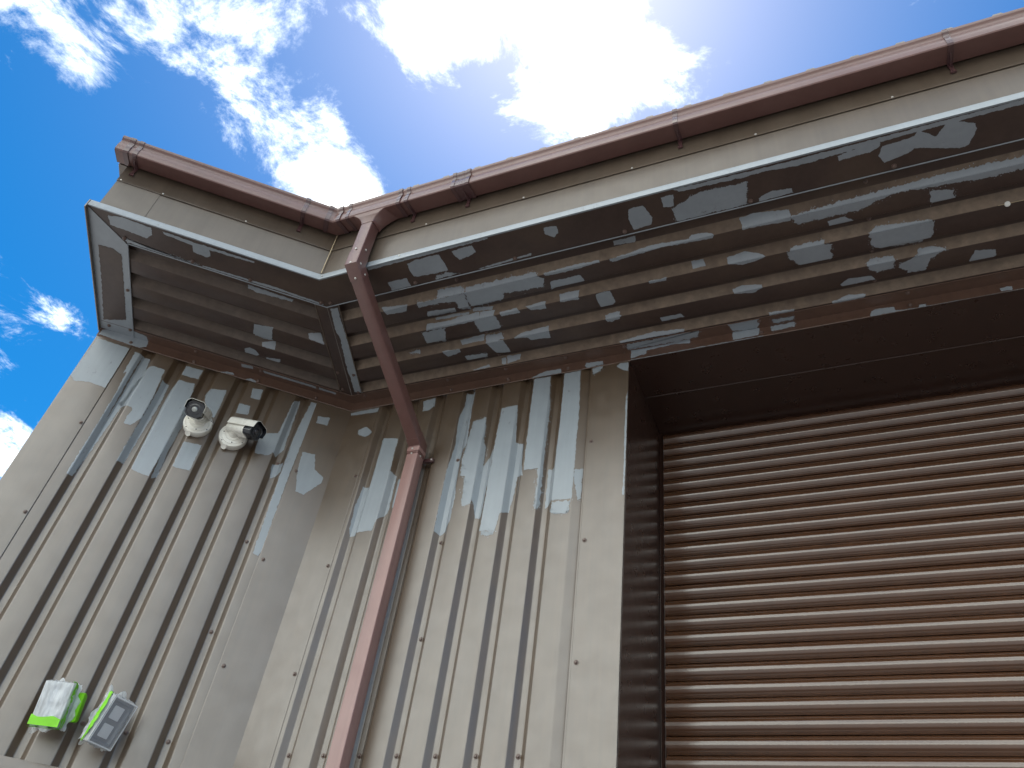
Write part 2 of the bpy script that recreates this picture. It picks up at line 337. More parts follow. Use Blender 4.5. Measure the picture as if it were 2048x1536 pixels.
# --- soffit sheets, ribs running along the eave
def soffit_profile():
    # from the wall outwards: crown, web facing out, valley, web facing in, crown ...
    pl = [(.04, .0705), (.0900, .0705)]
    for o in (.2920, .4930, .6980):
        pl += [(o-.166, .1185), (o-.128, .1185), (o-.104, .0705), (o, .0705)]
    pl += [(.734, .1185), (.870, .1185)]
    return pl
SPROF = fillet(soffit_profile(), .004, 2)
SOF = {}
SOF['R1'] = ext_s('soffit_panel', 'R', thick(SPROF, .0011), .035, 1.155, MT['soffit'], bld, mitre0=True)
SOF['R2'] = ext_s('soffit_panel', 'R', thick([(n, z-.0016) for n, z in SPROF], .0011), 1.151, 7.0, MT['soffit'], bld)
SOF['L1'] = ext_s('soffit_panel', 'L', thick(SPROF, .0011), .035, 1.52, MT['soffit'], bld, mitre0=True)
for key, mname in (('R1', 'webdust_r'), ('R2', 'webdust_r'), ('L1', 'webdust_l')):
    me = SOF[key].data; me.materials.append(MT[mname]); out = NR if key[0] == 'R' else NLv
    for p in me.polygons:                              # dust has settled on the faces that look outwards
        if .45 < abs(p.normal.dot(out)) < .93 and abs(p.normal.z) < .9 and (p.normal.dot(out) > 0) == (p.normal.z < 0): p.material_index = 1
# --- soffit edge frames
def frame(side, s0, s1, mitre):
    pl = [(.8255, .0700), (.8290, .0664), (1.019, .0664)]
    return ext_s('soffit_frame', side, thick(pl, .0011), s0, s1, MT['soffit'], bld, mitre0=mitre)
FR = {'R': frame('R', .0, 7.0, True), 'L': frame('L', .0, 1.656, True)}
FR['Rm'] = slab_h('mitre_strip', 'R', [(.001+.07*TM, .07), (.078+.07*TM, .07), (.078+.835*TM, .835), (.001+.835*TM, .835)], .0672, .0690, MT['soffit'], bld)
FR['Lm'] = slab_h('mitre_strip', 'L', [(.001+.07*TM, .07), (.074+.07*TM, .07), (.074+.835*TM, .835), (.001+.835*TM, .835)], .0672, .0690, MT['soffit'], bld)
FR['Le'] = slab_h('soffit_frame', 'L', [(1.452, .008), (1.655, .008), (1.655, 1.016), (1.4525, .818)], .0628, .0650, MT['grey'], bld)
def bead(name, side, a, b, z, r, parent, mat):
    f = SIDE[side]; A = f(*a, z); B = f(*b, z); d = (B-A).normalized(); u = d.cross(Vector((0, 0, 1))).normalized(); w = Vector((0, 0, 1))
    V = [p + (u*math.cos(t)+w*math.sin(t))*r for p in (A, B) for t in [2*math.pi*i/8 for i in range(8)]]
    F = [(i, (i+1) % 8, 8+(i+1) % 8, 8+i) for i in range(8)] + [tuple(range(8)), tuple(range(8, 16))]
    return mesh(name, V, F, mat, parent)
bead('folded_edge', 'R', (.079+.085*TM, .085), (.079+.828*TM, .828), .0668, .0034, bld, MT['brown2'])
bead('folded_edge', 'L', (.075+.085*TM, .085), (.075+.828*TM, .828), .0668, .0034, bld, MT['brown2'])
bead('folded_edge', 'R', (.827*TM, .827), (7.0, .827), .0632, .0030, bld, MT['grey'])
bead('folded_edge', 'L', (.827*TM, .827), (1.452, .827), .0632, .0030, bld, MT['grey'])
bead('folded_edge', 'L', (1.4515, .012), (1.4515, .818), .0635, .0042, bld, MT['grey'])

# --- outer lip round the soffit, fascia in two lapped courses
def lip(side, s0, s1, mitre):
    return ext_s('fascia_lip', side, thick(fillet([(1.0185, .0664), (1.0290, .0640), (1.0275, .107), (1.0235, .110)], .0015, 2), .0011), s0, s1, MT['grey'], bld, mitre0=mitre)
LP = {'R': lip('R', 0, 7.0, True), 'L': lip('L', 0, 1.662, True)}
box('barge_lip', 'L', 1.655, 1.662, .0, 1.031, .040, .105, MT['brown2'], bld, .001)
def fascia(side, s0, s1, mitre, z0, z1, n0, name):
    pl = [(n0, z0), (n0, z1)]
    return ext_s(name, side, thick(pl, .0012), s0, s1, MT['fascia'], bld, mitre0=mitre)
FA = {}
FA['R'] = fascia('R', 0, 7.0, True, .1075, .345, 1.0215, 'fascia_panel')
FA['L'] = fascia('L', 0, 1.385, True, .1075, .345, 1.0215, 'fascia_panel')
FA['L2'] = fascia('L', 1.372, 1.612, False, .1075, .345, 1.0240, 'fascia_panel')
def upper(side, s0, s1, mitre):
    pl = [(1.0258, .318), (1.0275, .3185), (1.0258, .341), (1.0250, .3425), (1.0250, .640)]
    return ext_s('upper_fascia', side, thick(pl, .0012), s0, s1, MT['fascia'], bld, mitre0=mitre)
upper('R', 0, 7.0, True); upper('L', 0, 1.615, True)
bead_s = mesh('sealant_seam', [PR(1.033*TM+dx, 1.033+dn, z) for z in (.112, .25, .40, .46) for dx, dn in ((-.003, .000), (0, .0025), (.0035, .000))],
              [(i*3+j, i*3+j+1, i*3+j+4, i*3+j+3) for i in range(3) for j in range(2)], MT['seal'], bld)
# --- end of the eave: verge trim
box('verge_trim', 'L', 1.595, 1.665, -4.0, 1.022, .455, .70, MT['brown2'], bld, .002)
box('gable_board', 'L', 1.598, 1.611, -4.0, 1.018, .107, .455, MT['brown2'], bld, .001)
# --- roof
def roof(side, s1):
    f = SIDE[side]; n0, n1 = 1.075, -4.0; zz = lambda n: (.650 if side == 'R' else .585) + (1.075-n)*.14
    V = [f(n0*TM, n0, zz(n0)), f(s1, n0, zz(n0)), f(s1, n1, zz(n1)), f(n1*TM, n1, zz(n1))]
    V += [v - Vector((0, 0, .03)) for v in V]
    r = mesh('roof_sheet', V, [(0, 1, 2, 3), (7, 6, 5, 4), (0, 4, 5, 1), (1, 5, 6, 2), (2, 6, 7, 3), (3, 7, 4, 0)], MT['brown'], bld)
    s = .50
    while s < s1-.05:
        V = []
        for n in (1.085, -4.0):
            for ds, dz in ((-.035, .001), (-.016, .034), (.016, .034), (.035, .001)): V.append(f(s+ds, n, zz(n)+dz))
        mesh('roof_rib', V, [(0, 1, 5, 4), (1, 2, 6, 5), (2, 3, 7, 6), (3, 0, 4, 7), (3, 2, 1, 0), (4, 5, 6, 7)], MT['brown'], r)
        s += .2
roof('R', 7.0); roof('L', 1.66)
# --- door opening: head lining in two lapped sheets, jamb lining
DN = -.72
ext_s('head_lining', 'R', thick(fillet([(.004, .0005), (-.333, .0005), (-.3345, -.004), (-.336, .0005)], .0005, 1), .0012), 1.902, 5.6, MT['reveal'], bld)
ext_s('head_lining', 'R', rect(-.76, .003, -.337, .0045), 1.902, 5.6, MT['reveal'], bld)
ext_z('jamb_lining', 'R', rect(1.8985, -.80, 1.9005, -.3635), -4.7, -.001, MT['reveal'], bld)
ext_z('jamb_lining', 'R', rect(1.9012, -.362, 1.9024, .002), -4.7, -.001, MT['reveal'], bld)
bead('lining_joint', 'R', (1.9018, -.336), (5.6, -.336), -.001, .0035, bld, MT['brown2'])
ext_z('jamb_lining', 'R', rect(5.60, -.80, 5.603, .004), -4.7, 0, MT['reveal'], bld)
ext_z('wall_cladding', 'R', rect(5.604, -.03, 7.0, .003), -Z0, .0, MT['brown'], bld)
ext_s('head_wall', 'R', rect(-.80, -Z0, -.79, .62), 1.0, 5.7, MT['block'], bld)
# --- fixings
for s in (.741, 1.134, 1.525, 2.644, 3.381, 4.0): fixing('screw', SCREW, PR(s, .0062+(.0016 if s > 1.9 else 0), .028), NR, bld)
for s in (.12, .735, 1.136, 1.525, 1.884, 2.643, 3.378): fixing('screw', SCREW, PR(s, .062, .0655-(.0016 if s > 1.88 else 0)), DOWN, bld)
for s in (1.448, 1.05, .634, .248): fixing('screw', SCREW, PL(s, .0062, .018), NLv, bld)
for s in (1.60, 1.057, .635, .259): fixing('screw', SCREW, PL(s, .055, .0655 if s < 1.5 else .0625), DOWN, bld)
for s in (.347, .912, 1.516, 2.115, 2.729, 3.351, 3.95): fixing('screw', SCREW, PR(s, .848, .0655), DOWN, bld, 1.1)
for s in (.345, .76, 1.09): fixing('screw', SCREW, PL(s, .848, .0655), DOWN, bld, 1.1)
for n in (.86, .44, .075): fixing('screw', SCREW, PL(1.468, n, .0625), DOWN, bld)
for (s, n) in ((.062+.26*TM, .26), (.16+.1*TM, .10)): fixing('screw', SCREW, PR(.055+n*TM, n, .0668), DOWN, bld)
for n in (.12, .27): fixing('screw', SCREW, PL(.055+n*TM, n, .0668), DOWN, bld)
for s in (1.12, 3.236): 
    for n in (.765, .548, .347, .146): fixing('screw', SCREW, PR(s, n, .1165), DOWN, bld)
for z in (-.556, -1.165, -1.776): fixing('screw', SCREW, PR(.199, .0035, z), NR, bld); fixing('screw', SCREW, PL(.206, .0035, z), NLv, bld); fixing('screw', SCREW, PR(1.702, .0054, z), NR, bld)
for z in (-.636, -1.245, -1.86): fixing('screw', SCREW, PL(1.450, .0045, z), NLv, bld)
for z in (-.52, -1.07, -1.612): fixing('screw', SCREW, PR(.8732, -DP, z), NR, bld); fixing('screw', SCREW, PL(.330, -DP, z), NLv, bld)
for k in range(8): fixing('screw', SCREW, PR(.281+.1965*k, -DP, -2.155), NR, bld)
for k in range(7): fixing('screw', SCREW, PL(.329+.1985*k, -DP, -2.165), NLv, bld)
for s in (1.014, 1.604, 2.197, 2.804, 3.401): fixing('rivet', RIVET, PR(s, 1.0268, .331), NR, bld)
for s in (1.595, 1.362, .889, .376): fixing('rivet', RIVET, PL(s, 1.0268, .331), NLv, bld)
fixing('rivet', RIVET, PR(.398, 1.030, .088), NR, bld); fixing('rivet', RIVET, PR(.90, 1.029, .092), NR, bld)

# ------------------------------------------------------------------ roller shutter
sh = thing('roller_shutter', 'closed dark brown roller shutter of glossy curved slats in the deep door recess', 'shutter', PR(3.7, DN, -Z0))
PITCH = .0882
def slat_profile():
    pts = []
    HA = R_(52); RR = .0665/2/math.sin(HA)
    for i in range(15):
        a = HA - 2*HA*i/14; pts.append((.0015 + RR*(math.cos(a)-math.cos(HA)), -.0437 + RR*math.sin(a)))
    bead_ = [(.0075, -.0788), (.0100, -.0815), (.0085, -.0842), (.0045, -.0858), (.0065, -.0880), (.0085, -.0900), (.0050, -.0930)]
    front = [(-.006, -.0060), (.0005, -.0080)] + pts + bead_
    return front
sp = slat_profile()
so_poly = sp + [(-.010, -.0930), (-.010, -.0060)]
V = []; k = len(so_poly)
for s in (1.921, 5.58):
    for n, z in so_poly: V.append(PR(s, DN+n, z))
F = [[i, (i+1) % k, k+(i+1) % k, k+i] for i in range(k)] + [list(range(k))[::-1], list(range(k, 2*k))]
first = mesh('slat', V, F, MT['shutter'], sh, True, True, 40)
first.location.z = .012
for i in range(1, 53):
    o = first.copy(); COL.objects.link(o); o.parent = sh; o.location = (0, rnd.uniform(-.0018, .0018), .012-i*PITCH+rnd.uniform(-.0012, .0012)); o.rotation_euler = (0, rnd.uniform(-.0005, .0005), 0)
ext_z('guide_rail', 'R', [(1.9035, DN+.036), (1.9060, DN+.036), (1.9060, DN+.030), (1.9180, DN+.006), (1.9215, DN+.020), (1.9235, DN+.020), (1.9235, DN-.02), (1.9035, DN-.02)], -4.72, .0, MT['reveal'], sh)
ext_z('guide_rail', 'R', rect(5.575, DN-.02, 5.598, DN+.03), -4.72, .0, MT['shutter'], sh)

# ------------------------------------------------------------------ gutter
gut = thing('rain_gutter', 'reddish brown plastic rain gutter bending round the eaves on clip brackets', 'gutter', PR(1.5, 1.06, .45))
GP = [(1.033, .575), (1.033, .462), (1.037, .4565), (1.128, .4390), (1.1355, .4395), (1.1395, .4450), (1.1405, .470), (1.1385, .492), (1.1340, .508), (1.1330, .520), (1.1365, .532), (1.1440, .539), (1.1470, .546), (1.1470, .557), (1.1410, .562)]
def gutter_outline(o0, o1):
    """closed outline between two outward offsets of the gutter line"""
    def off(d):
        P = [Vector(p) for p in GP]; out = []
        for i, p in enumerate(P):
            d1 = (P[i]-P[i-1]).normalized() if i else None; d2 = (P[i+1]-P[i]).normalized() if i < len(P)-1 else None
            d1 = d1 or d2; d2 = d2 or d1
            n1 = Vector((d1.y, -d1.x)); n2 = Vector((d2.y, -d2.x)); m = (n1+n2).normalized()
            # GP runs back->bottom->front: outward is to its right seen along the wall
            out.append(tuple(p - m*d/max(.5, m.dot(n1))))
        return out
    a = off(o0); b = off(o1)
    return a + b[::-1]
def outward_sign():
    t = gutter_outline(0, .003); return min(z for n, z in t) < .4388
SGN = 1 if outward_sign() else -1
def gut_band(name, side, s0, s1, o0, o1, mat, mitre0=False, parent=gut):
    return ext_s(name, side, gutter_outline(o0*SGN, o1*SGN), s0, s1, mat, parent, mitre0=mitre0)
gut_band('gutter_run', 'R', 0, 7.0, -.0022, 0, MT['pvc'], True)
gut_band('gutter_run', 'L', 0, 1.660, -.0022, 0, MT['pvc'], True)
# corner fitting
for sd in 'RL':
    gut_band('corner_fitting', sd, 0, .462, .0002, .0030, MT['pvc'], True)
    gut_band('corner_clip', sd, .446, .472, .0032, .0062, MT['pvc_dark'])
# stop end
gut_band('stop_end', 'L', 1.628, 1.668, .0002, .0032, MT['pvc'])
gut_band('stop_end_clip', 'L', 1.600, 1.628, .0002, .0060, MT['pvc_dark'])
g = gutter_outline(0, .0032*SGN); half = len(g)//2
f = SIDE['L']; outl = g[half:][::-1]
V = [f(1.6685, n, z) for n, z in outl] + [f(1.672, n, z) for n, z in outl]; k = len(outl)
mesh('stop_end_cap', V, [[i, (i+1) % k, k+(i+1) % k, k+i] for i in range(k)] + [list(range(k))[::-1], list(range(k, 2*k))], MT['pvc'], gut)
def bracket(side, s, w=.024, mat='pvc_dark'):
    b = gut_band('bracket', side, s-w/2, s+w/2, .0003, .0042, MT[mat])
    f = SIDE[side]
    box('bracket_rib', side, s-.003, s+.003, 1.040, 1.100, .4360, .4420, MT[mat], b, .001)
    V = []
    for n, z, hw in ((1.0270, .458, .012), (1.0270, .405, .008), (1.0270, .392, .013), (1.0270, .386, .012)):
        for dn in (0, .006 if z > .40 else .010):
            for sg in (-1, 1): V.append(f(s+sg*hw, n+dn, z))
    F = []
    for i in range(3):
        a = i*4; F += [(a, a+1, a+5, a+4), (a+2, a+6, a+7, a+3), (a, a+4, a+6, a+2), (a+1, a+3, a+7, a+5)]
    F += [(0, 2, 3, 1), (12, 13, 15, 14)]
    mesh('bracket_foot', V, F, MT[mat], b)
    return b
for s in (.915, 2.445, 3.66, 4.9): bracket('R', s)
for s in (.60, 1.565): bracket('L', s)
# union over the joint beside the outlet
u = gut_band('union', 'R', 1.205, 1.305, .0002, .0036, MT['pvc_dark'])
gut_band('union_clip', 'R', 1.200, 1.222, .0038, .0066, MT['pvc_dark'], parent=u); gut_band('union_clip', 'R', 1.288, 1.310, .0038, .0066, MT['pvc_dark'], parent=u)
bracket('R', 1.262, .016)
# running outlet with its flared spout
gut_band('outlet_body', 'R', .520, .872, .0002, .0040, MT['pvc'])
gut_band('outlet_clip', 'R', .852, .876, .0042, .0068, MT['pvc_dark']); gut_band('outlet_clip', 'R', .512, .534, .0002, .0068, MT['pvc_dark'])
V = []; secs = 12; ring = 0
for i in range(secs):
    t = i/(secs-1); z = .452 - t*.095
    hw = .0415 + .095*(1-t)**2.1; n0 = 1.036 + .006*t; n1 = 1.1440 - .0215*t**.8
    base = [(-hw, n0), (hw, n0), (hw, n1-.006), (hw-.006, n1), (-hw+.006, n1), (-hw, n1-.006)]
    ring = len(base)
    V += [PR(.672+a, n, z) for a, n in base]
F = [[i*ring+j, i*ring+(j+1) % ring, (i+1)*ring+(j+1) % ring, (i+1)*ring+j] for i in range(secs-1) for j in range(ring)]
F += [list(range(ring))[::-1], [(secs-1)*ring+j for j in range(ring)]]
mesh('outlet_spout', V, F, MT['pvc'], gut, True, True, 50)

# ------------------------------------------------------------------ downpipe
dp = thing('downpipe', 'square brown plastic downpipe kinking from the gutter back to the wall', 'downpipe', PR(.65, .08, -Z0))
def tube(name, path, w, mat, parent=dp, wall=.003, depth=None):
    """square tube with rounded corners swept along (s, n, z) points lying nearly in one vertical plane"""
    depth = depth or w; r = .006
    sec = []
    for sx, sy, a0 in ((1, 1, 0), (-1, 1, 90), (-1, -1, 180), (1, -1, 270)):
        for q in range(4):
            a = R_(a0 + q*30); sec.append((sx*(w/2-r)+r*math.cos(a), sy*(depth/2-r)+r*math.sin(a)))
    P = [Vector(p) for p in path]; V = []; k = len(sec)
    for i, p in enumerate(P):
        d1 = (P[i]-P[i-1]) if i else None; d2 = (P[i+1]-P[i]) if i < len(P)-1 else None
        d1 = d1 or d2; d2 = d2 or d1
        d1 = Vector((0, d1.y, d1.z)).normalized(); d2 = Vector((0, d2.y, d2.z)).normalized()
        q1 = Vector((0, -d1.z, d1.y)); q2 = Vector((0, -d2.z, d2.y)); m = (q1+q2).normalized(); sc = 1/max(.4, m.dot(q1))
        for a, b in sec:
            t = p + Vector((a, 0, 0)) + m*(b*sc); V.append(PR(t.x, t.y, t.z))
    F = [[i*k+j, i*k+(j+1) % k, (i+1)*k+(j+1) % k, (i+1)*k+j] for i in range(len(P)-1) for j in range(k)]
    F += [list(range(k))[::-1], [(len(P)-1)*k+j for j in range(k)]]
    return mesh(name, V, F, mat, parent, True, True, 35)
sT, sB = .671, .650
A = Vector((sT, 1.0835, .415)); B = Vector((sT, 1.0835, .020)); C = Vector((sB, .080, -.462)); D = Vector((sB, .080, -Z0+.05))
inc = (C-B).normalized(); vert = Vector((0, 0, -1))
tube('upper_section', [A, B + Vector((0, 0, .05))], .0745, MT['pvc'])
tube('elbow', [B + Vector((0, 0, .085)), B, B + inc*.075], .080, MT['pvc'])
tube('sloping_section', [B + inc*.06, C - inc*.05], .0750, MT['pvc'])
tube('elbow', [C - inc*.070, C, C + vert*.080], .080, MT['pvc'])
tube('lower_section', [C + vert*.045, D], .0755, MT['pvc_faded'])
tube('socket_collar', [C + vert*.035, C + vert*.062], .0845, MT['pvc_faded'])
box('pipe_clip', 'R', sB-.045, sB+.085, .0, .020, -.540, -.515, MT['pvc_dark'], dp, .002)
def rv(s, n, z, nrm): fixing('rivet', RIVET, PR(s, n, z), nrm, dp, 1.15)
for z, n in ((.115, 1.1238), (-.002, 1.1238)): rv(sT, n, z+.005, NR); rv(sT+.0402, n-.035, z+.02, Vector((1, 0, 0)))
rv(sT, 1.1215, .385, NR); rv(sT+.0402, 1.075, .375, Vector((1, 0, 0)))
dnm = Vector((0, -inc.y, inc.z)); prp = Vector((0, 1, 0)).cross(dnm)
fr = B + inc*.085; o1 = Vector((0, -inc.z, inc.y)); o1 = o1 if o1.y > 0 else -o1
o1 = Vector((0, -inc.z, inc.y)).normalized(); o1 = -o1 if o1.z > 0 else o1
for d in (.060,):
    q = B + inc*d + o1*.0415; rv(q.x, q.y, q.z, Vector((0, -o1.y, o1.z))); q = B + inc*d + Vector((.0405, 0, 0)); rv(q.x, q.y, q.z, Vector((1, 0, 0)))
rv(sB-.004, .1226, -.508, NR); rv(sB-.004, .1190, -.540, NR); rv(sB+.0385, .085, -.545, Vector((1, 0, 0)))
rv(sB+.073, .021, -.527, NR)
# ------------------------------------------------------------------ grey touch-up paint on the brown metal
TRIMP = [(.0077, -.004), (.0060, .004), (.0055, .0665), (.080, .0665)]
SURF = {
 'RW': ('R', 'z', PROF['R'], WALL['R']), 'LW': ('L', 'z', PROF['L'], WALL['L']),
 'RC': ('R', 'z', [(.0012, .0035), (.214, .0035), (.218, .0015)], FL['Rc']), 'LC': ('L', 'z', [(.0012, .0035), (.229, .0035), (.233, .0015)], FL['Lc']),
 'LE': ('L', 'z', [(1.436, .0045), (1.6505, .0045)], FL['Le']),
 'RJ': ('R', 'z', [(1.680, .0052), (1.792, .0052), (1.7931, .0074), (1.8985, .0074)], FL['Rj']),
 'RS': ('R', 's', SPROF, SOF['R1']), 'LS': ('L', 's', SPROF, SOF['L1']),
 'RF': ('R', 's', [(.8320, .0664), (1.019, .0664)], FR['R']), 'LF': ('L', 's', [(.8320, .0664), (1.019, .0664)], FR['L']),
 'LG': ('L', 's', [(.0, .0628), (1.016, .0628)], FR['Le']), 'RM': ('R', 's', [(.05, .0672), (.835, .0672)], FR['Rm']),
 'RT': ('R', 's', TRIMP, TR['R']), 'LT': ('L', 's', TRIMP, TR['L']),
 'RT2': ('R', 's', [(.0093, -.0056), (.0076, .0024), (.0071, .0649), (.080, .0649)], TR['R2']),
}
def clip(poly, ax, v, keep_less):
    out = []
    for i in range(len(poly)):
        p, q = poly[i-1], poly[i]; a, b = p[ax]-v, q[ax]-v
        if not keep_less: a, b = -a, -b
        if (a <= 0) != (b <= 0):
            t = a/(a-b); out.append((p[0]+(q[0]-p[0])*t, p[1]+(q[1]-p[1])*t))
        if b <= 0: out.append(q)
    return out
def rough_edge(poly, amp, fine, seed):
    """densify an outline and fray it the way a brush does"""
    out = []; n = len(poly); cx = sum(p[0] for p in poly)/n; cy = sum(p[1] for p in poly)/n
    for i in range(n):
        p, q = poly[i], poly[(i+1) % n]; L = math.hypot(q[0]-p[0], q[1]-p[1])
        if L < 1e-5: continue
        k = max(2, int(L/.0045)); nx, ny = (q[1]-p[1])/L, -(q[0]-p[0])/L
        for j in range(k):
            t = j/k; x = p[0]+(q[0]-p[0])*t; y = p[1]+(q[1]-p[1])*t
            a = noise.noise((x*45+seed, y*45, seed*1.7))*amp + noise.noise((x*260, y*260+seed, 3.1))*fine
            out.append((x+nx*a, y+ny*a))
    return out
def build_patch(idx, key, flag, flat):
    side, kind, prof, parent = SURF[key]
    pts = [(flat[i]/1000, flat[i+1]/1000) for i in range(0, len(flat), 2)]
    dry = flag == 'd'
    polys = [rough_edge(pts, .0045 if not dry else .008, .0032 if not dry else .008, idx*3.3)]
    if dry:                                   # stray bristle marks round a dry stroke
        edge = polys[0]; r = random.Random(idx)
        for _ in range(len(edge)//2):
            x, y = r.choice(edge); x += r.gauss(0, .007); y += r.gauss(0, .007); a = r.uniform(.0008, .0026); b = a*r.uniform(.5, 1.6)
            if kind == 'z': a *= 2
            polys.append([(x-a, y-b*.6), (x+a*.4, y-b), (x+a, y+b*.5), (x-a*.5, y+b)])
    arcs = [0]
    for i in range(len(prof)-1): arcs.append(arcs[-1]+math.hypot(prof[i+1][0]-prof[i][0], prof[i+1][1]-prof[i][1]))
    V = []; F = []; f = SIDE[side]
    for poly in polys:
        a_lo = min(p[0] for p in poly); a_hi = max(p[0] for p in poly)
        for i in range(len(prof)-1):
            b0, b1 = arcs[i], arcs[i+1]
            if b1-b0 < 1e-6: continue
            c = clip(clip(poly, 1, b0, False), 1, b1, True)
            if len(c) < 3: continue
            A, B = prof[i], prof[i+1]; dx, dy = (B[0]-A[0])/(b1-b0), (B[1]-A[1])/(b1-b0)
            if kind == 'z': nx, ny = (-dy, dx)                # outward: +n
            else: nx, ny = (dy, -dx)                          # outward: down / away from the wall
            if kind == 'z' and ny < 0: nx, ny = -nx, -ny
            for part in ([(-9, 1.151), (1.151, 99)] if key == 'RS' else [(-99, 99)]):
                d = clip(clip(c, 0, part[0], False), 0, part[1], True)
                if len(d) < 3: continue
                drop = .0016 if key == 'RS' and part[0] > 0 else 0
                st = len(V); e = .0008 + (idx % 5)*.00012
                for a, b in d:
                    u = A[0]+dx*(b-b0)+nx*e; w = A[1]+dy*(b-b0)+ny*e
                    V.append(f(u, w, a) if kind == 'z' else f(a, u, w-drop))
                F.append(list(range(st, len(V))))
    if not F: return
    mesh('paint_patch', V, F, MT['soffit'] if flag == 'b' else MT['grey'], parent, False, False)

